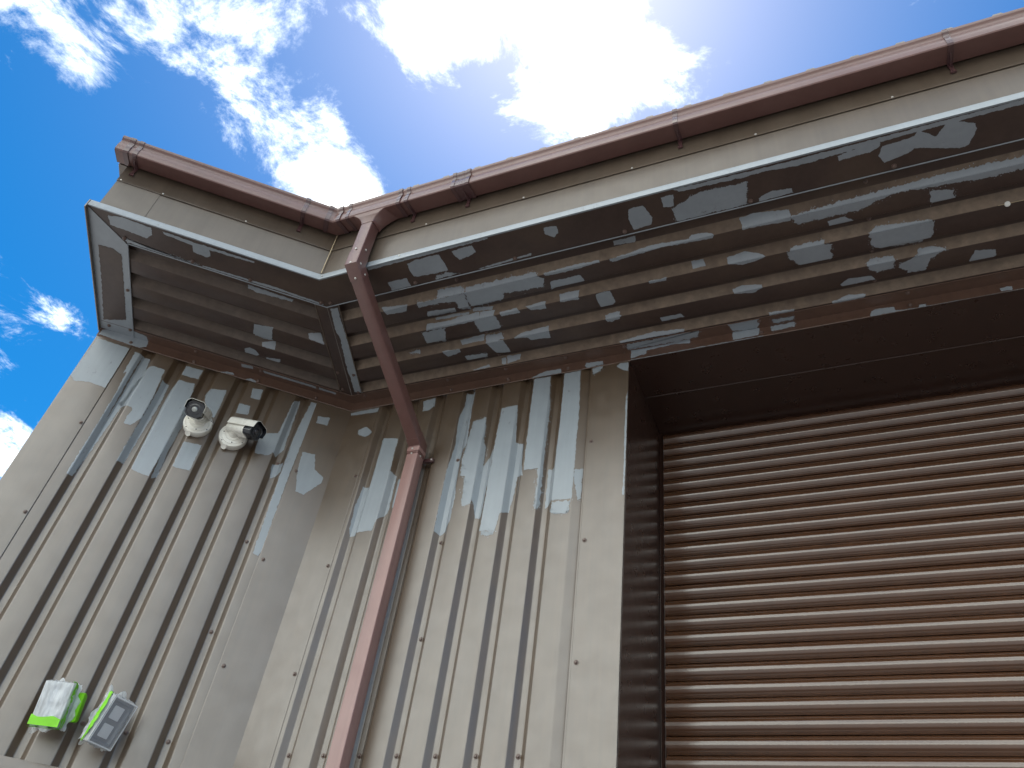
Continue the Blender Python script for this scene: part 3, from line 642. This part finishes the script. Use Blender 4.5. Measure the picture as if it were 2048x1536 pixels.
PATCHES = [
 ('RW', 'n', [-24,584,-14,668,-78,675,-110,646,-112,598]),
 ('RW', 'n', [-271,287,-306,439,-546,443,-574,494,-709,498,-833,499,-893,439,-959,432,-966,254,-913,237,-763,233,-624,245,-641,330]),
 ('RW', 'n', [-608,511,-632,583,-821,578,-824,556]),
 ('RC', 'n', [-15,0,-13,217,-50,217,-40,7]),
 ('RC', 'n', [-182,109,-163,162,-213,217,-241,203,-249,174,-217,113]),
 ('RW', 'n', [3,916,-27,1006,-155,1007,-237,1009,-446,1017,-522,971,-605,986,-791,1010,-968,1007,-1027,932,-1009,893,-923,891,-601,891,-418,911,-215,897,-109,918]),
 ('RW', 'd', [-268,1032,-250,1113,-429,1130,-472,1146,-604,1150,-693,1135,-825,1121,-861,1112,-871,1062,-669,1046,-659,1017,-543,1007,-421,1019]),
 ('RW', 'n', [-605,1148,-546,1176,-502,1229,-739,1228,-952,1213,-938,1155,-854,1131,-827,1111]),
 ('RW', 'n', [-197,1239,-196,1338,-460,1362,-471,1417,-718,1462,-701,1403,-829,1394,-925,1382,-945,1330,-1053,1316,-1042,1225,-938,1229,-515,1231,-378,1232]),
 ('RW', 'n', [-5,1454,-8,1559,-241,1565,-681,1553,-684,1463,-513,1458,-249,1454]),
 ('RW', 'd', [-69,1554,-224,1575,-617,1577,-926,1580,-944,1552,-680,1548,-242,1550]),
 ('RW', 'n', [-7,1673,-7,1775,-309,1785,-907,1784,-901,1668,-921,1628,-930,1614,-677,1609,-693,1668,-351,1676]),
 ('RW', 'd', [-914,1673,-918,1780,-994,1774,-987,1677]),
 ('RW', 'd', [-1044,1236,-1051,1314,-1073,1309,-1071,1245]),
 ('RW', 'd', [-724,1784,-712,1834,-902,1832,-914,1815,-811,1790]),
 ('RJ', 'd', [-9,0,-7,64,-45,50,-55,7]),
 ('RJ', 'n', [-236,220,-236,220,-445,220,-649,220,-647,211,-575,208,-469,209,-359,209,-274,212]),
 ('RJ', 'n', [-630,211,-632,220,-929,217,-928,209]),
 ('RJ', 'n', [-27,148,-12,175,-15,220,-84,220,-71,191,-50,167]),
 ('RT', 'n', [1285,6,1381,41,1480,38,1484,1,1332,0]),
 ('RT', 'n', [1627,24,1641,49,1737,40,1743,10,1644,6]),
 ('RT', 'n', [1874,85,1900,91,1907,93,1902,13,1881,15,1885,40,1868,73]),
 ('RT2', 'n', [1912,84,2003,79,2196,87,2257,84,2254,53,2201,63,2174,67,2006,60,2001,36,1974,30,1909,14]),
 ('RT2', 'n', [1910,7,2328,9,2652,7,2651,0,2328,0,1912,0]),
 ('RT2', 'n', [3189,19,3472,4,3878,1,3873,0,3468,0,3187,3]),
 ('RT2', 'n', [2492,80,2636,74,2626,19,2487,16]),
 ('RT2', 'd', [2696,65,2820,71,2816,32,2698,32]),
 ('RT2', 'n', [3198,42,3239,49,3307,42,3310,9,3190,0]),
 ('RT2', 'n', [3419,24,3452,22,3447,0,3414,0]),
 ('RT2', 'n', [3782,33,3810,39,3836,34,3829,9,3781,13]),
 ('RT2', 'n', [2475,144,2642,144,2641,105,2619,70,2494,88]),
 ('RT2', 'd', [1905,138,2323,144,2300,91,2026,88,1893,97]),
 ('RT2', 'd', [2709,118,2820,111,2812,89,2716,92]),
 ('RF', 'n', [2167,141,2241,142,2268,61,2253,22,2161,13,2155,84]),
 ('RF', 'n', [2333,161,2395,159,2383,92,2333,102]),
 ('RF', 'd', [2370,78,2492,134,2729,128,2711,0,2375,0]),
 ('RF', 'n', [2765,20,2822,43,2917,30,2923,5,2765,0]),
 ('RF', 'n', [3125,142,3296,169,3302,137,3261,119,3130,114]),
 ('RF', 'n', [3291,89,3310,134,3365,136,3435,143,3451,168,3519,116,3550,155,3565,183,3669,130,3676,104,3648,34,3610,27,3434,84,3417,69,3313,45]),
 ('RF', 'n', [2401,186,2859,177,3352,181,3844,187,3845,165,3366,160,2958,143,2822,158,2715,155,2424,165]),
 ('RF', 'n', [931,150,985,162,1131,158,1133,45,1056,44,924,54,922,107]),
 ('RF', 'n', [1202,158,1329,164,1330,115,1276,98,1222,92]),
 ('RF', 'n', [757,61,878,61,878,0,755,1]),
 ('RF', 'd', [1046,24,1109,34,1191,5,1036,4]),
 ('RF', 'n', [1731,157,1765,157,1796,149,1794,107,1761,86,1725,118]),
 ('RF', 'n', [1296,8,1503,19,1612,25,1606,10,1310,0]),
 ('RF', 'n', [697,187,1062,187,1430,187,1426,177,1054,174,699,172]),
 ('RS', 'd', [983,858,1141,851,1147,804,976,809]),
 ('RS', 'd', [1158,838,1581,833,1590,794,1610,788,1593,729,1356,744,1307,637,1129,637,1146,792]),
 ('RS', 'd', [841,815,1143,805,1134,722,1113,623,1057,632,1074,764,981,778,840,780]),
 ('RS', 'n', [1624,815,1767,822,1931,818,1936,803,1742,794,1628,799]),
 ('RS', 'n', [1989,809,2046,808,2040,789,1990,798]),
 ('RS', 'n', [1639,756,1728,753,1807,753,1823,708,1608,629]),
 ('RS', 'n', [1646,596,1764,593,1748,540,1641,547]),
 ('RS', 'n', [613,834,784,817,753,773,632,781]),
 ('RS', 'n', [875,739,1045,722,1013,626,830,632]),
 ('RS', 'n', [869,615,1007,611,1092,602,1085,590,872,600]),
 ('RS', 'n', [1116,629,1247,608,1235,592,1117,602]),
 ('RS', 'n', [812,589,961,578,1014,590,1156,594,1145,543,953,544,798,547]),
 ('RS', 'd', [764,543,915,541,853,373,745,382]),
 ('RS', 'n', [1161,593,1249,584,1230,532,1149,542]),
 ('RS', 'd', [1104,541,1246,547,1249,462,1118,369]),
 ('RS', 'n', [1280,564,1387,569,1397,536,1281,537]),
 ('RS', 'n', [1435,569,1558,570,1549,524,1463,536]),
 ('RS', 'n', [1851,552,1930,552,1936,469,1854,382,1841,508]),
 ('RS', 'n', [937,354,1100,361,1094,324,949,323]),
 ('RS', 'd', [1108,350,1210,349,1225,313,1151,298,1102,303]),
 ('RS', 'n', [1107,303,1214,306,1223,203,1135,213,1115,274]),
 ('RS', 'n', [809,310,925,303,923,277,830,259]),
 ('RS', 'n', [1284,302,1337,325,1505,334,1496,251,1378,263,1358,289]),
 ('RS', 'n', [1846,324,1916,333,1931,330,1923,287,1850,282]),
 ('RS', 'n', [923,57,1037,71,1046,56,938,51]),
 ('RS', 'n', [1125,94,1157,98,1151,55,1125,58]),
 ('RS', 'n', [1163,102,1256,100,1246,67,1162,57]),
 ('RS', 'd', [584,347,661,348,659,328,593,331]),
 ('RS', 'd', [937,238,1079,228,1026,120,932,203]),
 ('RS', 'n', [2026,906,2146,904,2136,867,2028,877]),
 ('RS', 'n', [1988,807,2217,831,2406,818,2419,837,2500,828,2528,810,2519,793,2267,808,1999,790]),
 ('RS', 'n', [2662,862,2727,872,2893,850,2888,791,2666,802]),
 ('RS', 'd', [2887,815,3181,831,3580,843,3719,843,3868,839,3864,780,3706,775,3582,791,3327,808,3191,760,2913,759]),
 ('RS', 'n', [3051,735,3126,743,3165,706,3060,635]),
 ('RS', 'd', [3490,775,3591,754,3591,708,3506,635]),
 ('RS', 'd', [3227,560,3258,583,3496,560,3504,541,3503,478,3466,371,3337,377,3231,483]),
 ('RS', 'n', [2378,611,2443,612,2447,573,2382,571]),
 ('RS', 'n', [2555,592,2650,603,2699,586,2744,554,2660,537,2628,533,2560,558]),
 ('RS', 'd', [2843,545,2897,577,3022,573,3024,552,3052,543,3045,382,2886,457,2849,516]),
 ('RS', 'n', [2144,557,2239,558,2234,539,2146,543]),
 ('RS', 'd', [3205,314,3228,336,3331,328,3324,255,3248,250,3207,283]),
 ('RS', 'd', [3353,274,3429,305,3448,337,3533,327,3556,306,3492,274,3472,225,3463,200,3388,209,3352,254]),
 ('RS', 'n', [3658,204,3680,264,3768,244,3773,210,3675,127]),
 ('RS', 'n', [3070,216,3112,247,3218,233,3235,204,3078,202]),
 ('RS', 'n', [2547,323,2592,336,2695,319,2697,302,2646,279,2553,298]),
 ('RS', 'n', [2137,236,2252,236,2269,207,2141,205]),
 ('RS', 'n', [1845,325,1900,335,1938,306,1875,276,1844,293]),
 ('RS', 'n', [3019,52,3104,74,3187,61,3179,46,3027,36]),
 ('RS', 'n', [2700,62,2832,54,2825,40,2702,43]),
 ('RS', 'n', [1862,61,2059,78,2246,62,2237,45,1872,51]),
 ('LF', 'n', [1549,161,1477,181,1318,172,1315,121,1346,84,1540,97]),
 ('LF', 'n', [1092,161,1001,154,991,104,1008,85,1087,92]),
 ('LF', 'n', [1259,175,1088,169,749,171,748,159,1096,142,1250,155]),
 ('LF', 'd', [1484,34,1287,14,1103,11,1041,1,1040,0,1165,0,1288,0,1452,0]),
 ('LF', 'n', [1032,11,629,23,333,13,331,0,627,4,1032,0]),
 ('LS', 'n', [785,885,514,878,519,861,722,850,781,860]),
 ('LG', 'b', [1619,749,1540,754,1490,727,1488,483,1490,159,1632,99,1619,490]),
 ('LT', 'n', [1642,13,1643,58,1457,138,1369,118,1360,68,1352,26,1388,0]),
 ('LS', 'n', [711,543,599,562,597,361,650,354,711,360]),
 ('LS', 'n', [657,331,577,362,570,307,648,303]),
 ('LS', 'n', [752,238,724,259,683,248,661,219,752,109]),
 ('LS', 'n', [389,590,319,618,274,550,374,559]),
 ('LS', 'n', [612,213,526,237,523,209,604,108]),
 ('LT', 'n', [767,131,689,142,687,114,759,103]),
 ('LT', 'n', [873,4,835,23,803,26,788,14,866,0]),
 ('LT', 'n', [713,0,680,26,643,15,644,0,699,0]),
 ('LT', 'n', [621,130,384,131,131,128,134,110,381,110,614,110]),
 ('RM', 'n', [320,756,368,755,117,39,69,60,120,204,161,329,245,522,255,602]),
 ('LE', 'n', [-20,200,-29,0,-93,0,-361,0,-353,100,-372,181,-344,214]),
 ('LW', 'n', [-39,1555,-42,1499,-221,1502,-596,1494,-862,1484,-936,1488,-964,1495,-969,1532,-632,1525,-367,1526,-202,1537,-221,1549,-91,1553]),
 ('LW', 'n', [-103,1394,-107,1313,-314,1296,-489,1293,-564,1332,-558,1369,-509,1376,-451,1365,-436,1377,-433,1464,-415,1483,-302,1481,-167,1428]),
 ('LW', 'n', [-187,1296,-188,1240,-355,1235,-803,1254,-811,1301,-489,1293,-311,1291]),
 ('LW', 'n', [-30,1183,-24,1076,-103,1078,-107,1185]),
 ('LW', 'n', [-144,1181,-147,1115,-142,1085,-236,1069,-343,1063,-676,1068,-850,1075,-851,1113,-838,1181,-753,1185,-493,1202,-465,1203,-326,1213,-229,1209]),
 ('LW', 'n', [-356,1063,-368,1025,-640,1037,-831,1026,-858,1058,-676,1068]),
 ('LW', 'n', [-145,954,-124,864,-221,856,-349,862,-337,903,-257,949,-194,981]),
 ('LW', 'n', [-569,960,-560,856,-748,854,-751,932,-746,954]),
 ('LW', 'n', [-45,694,-35,630,-120,624,-128,682]),
 ('LW', 'n', [-189,732,-186,662,-260,653,-267,726]),
 ('LW', 'n', [-359,506,-321,399,-483,401,-502,416,-511,497,-412,511]),
 ('LW', 'n', [-50,396,-11,345,-98,341,-253,338,-415,331,-488,367,-463,418,-139,401]),
 ('LW', 'n', [-544,373,-511,293,-590,288,-635,345]),
 ('LW', 'n', [-24,262,-14,217,-563,231,-1118,225,-1153,232,-1141,266,-884,273,-604,282,-514,285,-312,290,-144,272]),
 ('LC', 'n', [-116,196,-102,120,-166,119,-171,191]),
 ('LC', 'n', [-412,208,-404,128,-507,104,-550,37,-588,37,-653,82,-701,115,-693,165,-552,197]),
 ('LW', 'n', [-220,1454,-187,1402,-456,1454,-797,1476,-932,1490,-954,1489,-869,1493,-596,1494,-380,1490]),
 ('LW', 'n', [-41,1495,-37,1447,-155,1418,-232,1449,-306,1458,-391,1462,-415,1483,-284,1492]),
]
for i_, (k_, f_, d_) in enumerate(PATCHES): build_patch(i_, k_, f_, d_)

# ------------------------------------------------------------------ security cameras on the short wall
UP = Vector((0, 0, 1))
def lathe(name, c, ax, prof, mat, parent, seg=40):
    ax = ax.normalized(); u = ax.orthogonal().normalized(); w = ax.cross(u); V = []; F = []
    for r, h in prof:
        for i in range(seg):
            t = 2*math.pi*i/seg; V.append(c + ax*h + (u*math.cos(t)+w*math.sin(t))*r)
    for q in range(len(prof)-1):
        for i in range(seg): F.append((q*seg+i, q*seg+(i+1) % seg, (q+1)*seg+(i+1) % seg, (q+1)*seg+i))
    F.append(tuple(range(seg))[::-1]); F.append(tuple(range((len(prof)-1)*seg, len(prof)*seg)))
    return mesh(name, V, F, mat, parent, True, True, 40)
def loft(name, c, d, r, u, secs, mat, parent, ang=35, cap=True):
    """secs: list of (distance along d, outline [(x, y)])"""
    V = []; k = len(secs[0][1])
    for t, o in secs: V += [c + d*t + r*x + u*y for x, y in o]
    F = [[i*k+j, i*k+(j+1) % k, (i+1)*k+(j+1) % k, (i+1)*k+j] for i in range(len(secs)-1) for j in range(k)]
    if cap: F += [list(range(k))[::-1], [(len(secs)-1)*k+j for j in range(k)]]
    return mesh(name, V, F, mat, parent, True, True, ang)
def octo(w, h, c):
    return fillet([(-w+c, -h), (w-c, -h), (w, -h+c), (w, h-c), (w-c, h), (-w+c, h), (-w, h-c), (-w, -h+c)], .006, 2, True)
def bullet_camera(label, s, z, dirL, roll, fade, lift, K=1.12):
    root = thing('security_camera', label, 'camera', PL(s, 0, z), 'bullet cameras on the short wall')
    c = PL(s, .0012, z); right = -DLv
    base = lathe('mounting_box', c, NLv, [(.0735, 0), (.0750, .004), (.0750, .034), (.0725, .0395), (.0660, .0420), (.0640, .0420), (.0630, .0405), (.0600, .0405), (.0590, .0440), (.0440, .0470), (.0425, .0455), (.0405, .0455), (.0390, .0500), (.001, .0505)], MT['cream'], root)
    pd = (-UP*.80 - right*.22 + NLv*.55).normalized()
    pc = c + NLv*.018 - UP*.066 - right*.022
    lathe('cable_port', pc, pd, [(.0165, -.01), (.0165, .0135), (.0150, .0155), (.0125, .0155), (.0118, .0135), (.001, .0135)], MT['cream'], base, 24)
    for k in range(7):
        a = 2*math.pi*k/7+.4; rr = .052 if k % 2 else .0675
        p = c + (right*math.cos(a)+UP*math.sin(a))*rr + NLv*(.0462 if k % 2 else .0412)
        lathe('box_screw', p, NLv, [(.0032, -.002), (.0032, .0010), (.0018, .0014)], MT['black'], base, 8)
    d = (DLv*dirL[0] + NLv*dirL[1] + UP*dirL[2]).normalized()
    r = d.cross(UP).normalized(); u = r.cross(d)
    r, u = r*math.cos(roll)+u*math.sin(roll), u*math.cos(roll)-r*math.sin(roll)
    j = c + NLv*.066 + UP*lift
    lathe('bracket_arm', c + NLv*.046, (j-(c + NLv*.046)), [(.026, 0), (.024, .012), (.019, .020), (.019, .028), (.001, .029)], MT['cream'], root, 24)
    bc = j + u*.026 - d*.045
    body = loft('housing', bc, d, r, u, [(0, octo(.030, .028, .014)), (.004, octo(.036, .034, .014)), (.012, octo(.039, .037, .014)), (.140, octo(.041, .039, .014))], MT['cream'], root)
    bez = loft('front_bezel', bc, d, r, u, [(.136, octo(.0425, .0405, .016)), (.186, octo(.0455, .0435, .017)), (.190, octo(.0440, .0420, .017)), (.1905, octo(.038, .036, .015)), (.1875, octo(.0365, .0345, .015))], MT['black'], root)
    fc = bc + d*.1878
    lathe('lens_ring', fc, d, [(.0295, -.001), (.0295, .0020), (.0275, .0028), (.0190, .0026), (.0180, .0010), (.001, .0008)], MT['black'], bez, 32)
    lathe('lens', fc + d*.0012, d, [(.0145, 0), (.0145, .0022), (.0120, .0040), (.0070, .0054), (.001, .0058)], MT['lensmetal' if fade else 'lens'], bez, 28)
    lathe('sensor_window', fc - u*.029 + r*.004, d, [(.0030, 0), (.0030, .0008), (.001, .0010)], MT['lens'], bez, 10)
    # sun shield: thin bent sheet over the top and sides, standing proud of the bezel
    o = fillet([(-.0495, -.006), (-.0495, .030), (-.034, .0475), (.034, .0475), (.0495, .030), (.0495, -.006)], .006, 2)
    o2 = thick(o, .0018)
    loft('sun_shield', bc, d, r, u, [(.012, o2), (.204, o2)], MT['cream'], root)
    loft('shield_lining', bc, d, r, u, [(.151, thick([(x*.965, y*.965) for x, y in o], .0008)), (.2058, thick([(x*.965, y*.965) for x, y in o], .0008))], MT['black'], root)
    for o_ in [root] + list(root.children_recursive):             # whole fitting a little larger than the catalogue size
        if o_.type == 'MESH':
            for v in o_.data.vertices: v.co = c + (v.co - c)*K
    return root
bullet_camera('cream bullet camera looking out and down, round pale lens facing the yard', .850, -.438, (.06, 1.0, -.46), .10, True, -.002)
bullet_camera('cream bullet camera turned aside towards the downpipe, its side and hood showing', .628, -.458, (-.90, .62, -.30), .05, False, .004)

lathe('sealant_blob', PR(3.807, .4925, .0690), (DOWN*.75 + NR*.65), [(.0125, -.004), (.0125, .0010), (.0080, .0035), (.001, .0042)], MT['cream'], SOF['R2'], 14)
bead('sealant_line', 'R', (3.770, .4945), (4.05, .4945), .0690, .0016, SOF['R2'], MT['seal'])

# ------------------------------------------------------------------ floodlights wrapped against paint
def wrapped_flood(label, s, n, z, pan, tilt, w, h, clear, seed):
    root = thing('floodlight', label, 'floodlight', PL(s, 0, z), 'wrapped floodlights low on the short wall')
    c = PL(s, n, z); o = NLv*math.cos(pan) - DLv*math.sin(pan); r = -DLv*math.cos(pan) - NLv*math.sin(pan)
    d = o*math.cos(tilt) - UP*math.sin(tilt); u = UP*math.cos(tilt) + o*math.sin(tilt)
    D = .062
    def P(x, y, t): return c + r*x + u*y + d*t
    def rr(hw, hh, q=.008): return fillet([(-hw, -hh), (hw, -hh), (hw, hh), (-hw, hh)], q, 2, True)
    W, H = w/2-.007, h/2-.007
    loft('lamp_case', c, d, r, u, [(-D, rr(W*.72, H*.72)), (-D*.55, rr(W*.97, H*.97)), (-.012, rr(W, H)), (-.008, rr(W, H)), (-.008, rr(W*.88, H*.9)), (-.020, rr(W*.8, H*.84))], MT['lamp_body'], root)
    for k in (-1, 1):
        loft('led_panel', c + u*(k*H*.42), d, r, u, [(-.0195, rr(W*.42, H*.27, .004)), (-.0135, rr(W*.46, H*.30, .004)), (-.0130, rr(W*.38, H*.24, .004))], MT['led'], root)
    lathe('mounting_arm', PL(s+.004, .0, z+.01), (c - d*D - PL(s+.004, 0, z+.01)), [(.028, 0), (.028, .006), (.013, .010), (.013, (c-d*D-PL(s+.004, 0, z+.01)).length)], MT['black'], root, 16)
    # thin bag drawn over the case: front panel and four sides, creased
    nx, ny, nt = 16, 22, 7; hw, hh = w/2, h/2
    def crease(x, y, t, amp):
        p = Vector((x*26+seed, y*9, t*30)); return amp*(noise.noise(p) + .6*abs(noise.noise(p*2.3)))
    V = []; F = []
    for j in range(ny+1):
        for i in range(nx+1):
            a, b = i/nx*2-1, j/ny*2-1; e = max(abs(a), abs(b)); f_ = .002*(1-e**6)
            V.append(P(a*hw, b*hh, .003 + crease(a*hw, b*hh, 0, .0050 if not clear else .0012)*(1-e**10) + f_))
    F = [(j*(nx+1)+i, j*(nx+1)+i+1, (j+1)*(nx+1)+i+1, (j+1)*(nx+1)+i) for j in range(ny) for i in range(nx)]
    mesh('bag_front', V, F, MT['film' if clear else 'bag'], root, True, False, 80)
    rim = []
    m = 24
    for q, (x0, y0, x1, y1) in enumerate(((-hw, -hh, hw, -hh), (hw, -hh, hw, hh), (hw, hh, -hw, hh), (-hw, hh, -hw, -hh))):
        for i in range(m): rim.append((x0+(x1-x0)*i/m, y0+(y1-y0)*i/m))
    V = []; k = len(rim)
    for q in range(nt+1):
        t = q/nt
        for i, (x, y) in enumerate(rim):
            L = math.hypot(x, y); puff = crease(x, y, t, .011)*math.sin(math.pi*min(1, t*1.1)) + .006*math.sin(math.pi*t)
            sc = 1 + puff/L*1.2 - .10*t
            V.append(P(x*sc, y*sc, .003 - t*(D+.006)))
    F = [(q*k+i, q*k+(i+1) % k, (q+1)*k+(i+1) % k, (q+1)*k+i) for q in range(nt) for i in range(k)]
    mesh('bag_side', V, F, MT['bag'], root, True, False, 80)
    # gathered excess standing out behind the tape
    V = []; rings = 5
    for q in range(rings):
        t = q/(rings-1)
        for i, (x, y) in enumerate(rim):
            L = math.hypot(x, y); ang = i/k*2*math.pi
            fl = t*(.016 + .034*max(0, noise.noise((math.cos(ang)*2.1+seed, math.sin(ang)*2.1, 1.7)))*2.0) + t*.013*noise.noise((i*.30, 2.2, seed)) + t*.005*noise.noise((i*.9, t*3, seed))
            sc = .93 + fl/L
            V.append(P(x*sc, y*sc, -.040 - t*.016 + .012*t*noise.noise((i*.45, 9, seed))))
    F = [(q*k+i, q*k+(i+1) % k, (q+1)*k+(i+1) % k, (q+1)*k+i) for q in range(rings-1) for i in range(k)]
    mesh('gathered_bag_edge', V, F, MT['bag'], root, True, False, 80)
    def band(name, idx, t0, t1, grow, wob=.003):
        V = []
        for i in idx:
            x, y = rim[i % k]; L = math.hypot(x, y); sc = 1 + grow/L
            e0 = wob*noise.noise((i*.5, seed, 0)); e1 = wob*noise.noise((i*.5, seed, 5))
            a0 = t0(i) if callable(t0) else t0; a1 = t1(i) if callable(t1) else t1
            for t in (a0+e0, (a0+a1)/2, a1+e1):
                s2 = sc - .10*max(0, -t)/D + crease(x, y, -t/D, .011)*.6/L
                V.append(P(x*s2, y*s2, t))
        q = len(idx)
        F = [(a*3+b, a*3+b+1, a*3+b+4, a*3+b+3) for a in range(q-1) for b in range(2)]
        mesh(name, V, F, MT['tape'], root, True, False, 70)
    edge = .003
    def flat_tape(pts, lift=.0105):
        V = [P(x, y, lift + .0012*noise.noise((x*60, y*60, seed))) for x, y in pts]
        n_ = len(pts)//2; mesh('tape_strip', V, [(i, i+1, n_+i+1, n_+i) for i in range(n_-1)], MT['tape'], root, True, False, 70)
    if not clear:
        # wide tape across the foot of the front, carried round the right-hand side and back along it
        N_ = 12
        xs = [-hw*1.03 + 2*hw*1.05*i/N_ for i in range(N_+1)]
        flat_tape([(x, -hh*1.015) for x in xs] + [(x, -hh*.60 + .004*math.sin(x*55) + .004*noise.noise((x*30, 1, seed))) for x in xs])
        band('tape_strip', list(range(0, m+1)), lambda i: -.030, lambda i: .006, .0085)
        band('tape_strip', list(range(m-2, 2*m+4)), lambda i: -.026+.006*math.sin(i*.4), lambda i: -.002+.004*math.sin(i*.5), .0095)
        box_c = c - d*.075 + r*(hw*.95) + u*.004
        loft('taped_bracket', box_c, d, r, u, [(-.020, rr(.030, hh*.62)), (.004, rr(.036, hh*.70)), (.016, rr(.034, hh*.66))], MT['tape'], root)
        V = [P(x, y, t) for x, y, t in ((-.020, -hh, .002), (.022, -hh, .002), (.026, -hh-.016, -.006), (.004, -hh-.026, -.008), (-.016, -hh-.018, -.004))]
        mesh('bag_tail', V, [(0, 1, 2, 3, 4)], MT['bag'], root, True, False)
    else:
        band('tape_strip', list(range(3*m-3, 4*m+3)), lambda i: -.048 + .014*math.sin((i-3*m)/m*2.6), lambda i: -.026 + .020*math.sin((i-3*m)/m*3.4), .0150, .006)
        # white folded border round the clear film
        for (x0, y0, x1, y1) in ((-hw, -hh, hw, -hh), (hw, -hh, hw, hh), (hw, hh, -hw, hh), (-hw, hh, -hw, -hh)):
            a = Vector((x0, y0)); b = Vector((x1, y1)); t = (b-a).normalized(); nn = Vector((-t.y, t.x))*.0050
            V = [P(p.x, p.y, lft) for p, lft in ((a, .0065), (b, .0065), (b+nn, .0068), (a+nn, .0068))]
            mesh('bag_fold', V, [(0, 1, 2, 3)], MT['led'], root, True, False)
    return root
wrapped_flood('floodlight bagged in milky plastic with wide green tape across its foot', .850, .150, -2.155, -.36, .16, .137, .186, False, 1.3)
wrapped_flood('floodlight under clear film showing two square lamps, green tape down its side', .571, .150, -2.179, .832, .266, .137, .206, True, 4.1)

# settle every empty on its base without moving its parts
bpy.context.view_layer.update()
for e in [o for o in bpy.data.objects if o.type == 'EMPTY']:
    b = Vector(e['base_at']); del e['base_at']
    if e.parent is None and b.length > 0:
        e.location = b
        for c in e.children: c.matrix_parent_inverse = Matrix.Translation(-b)
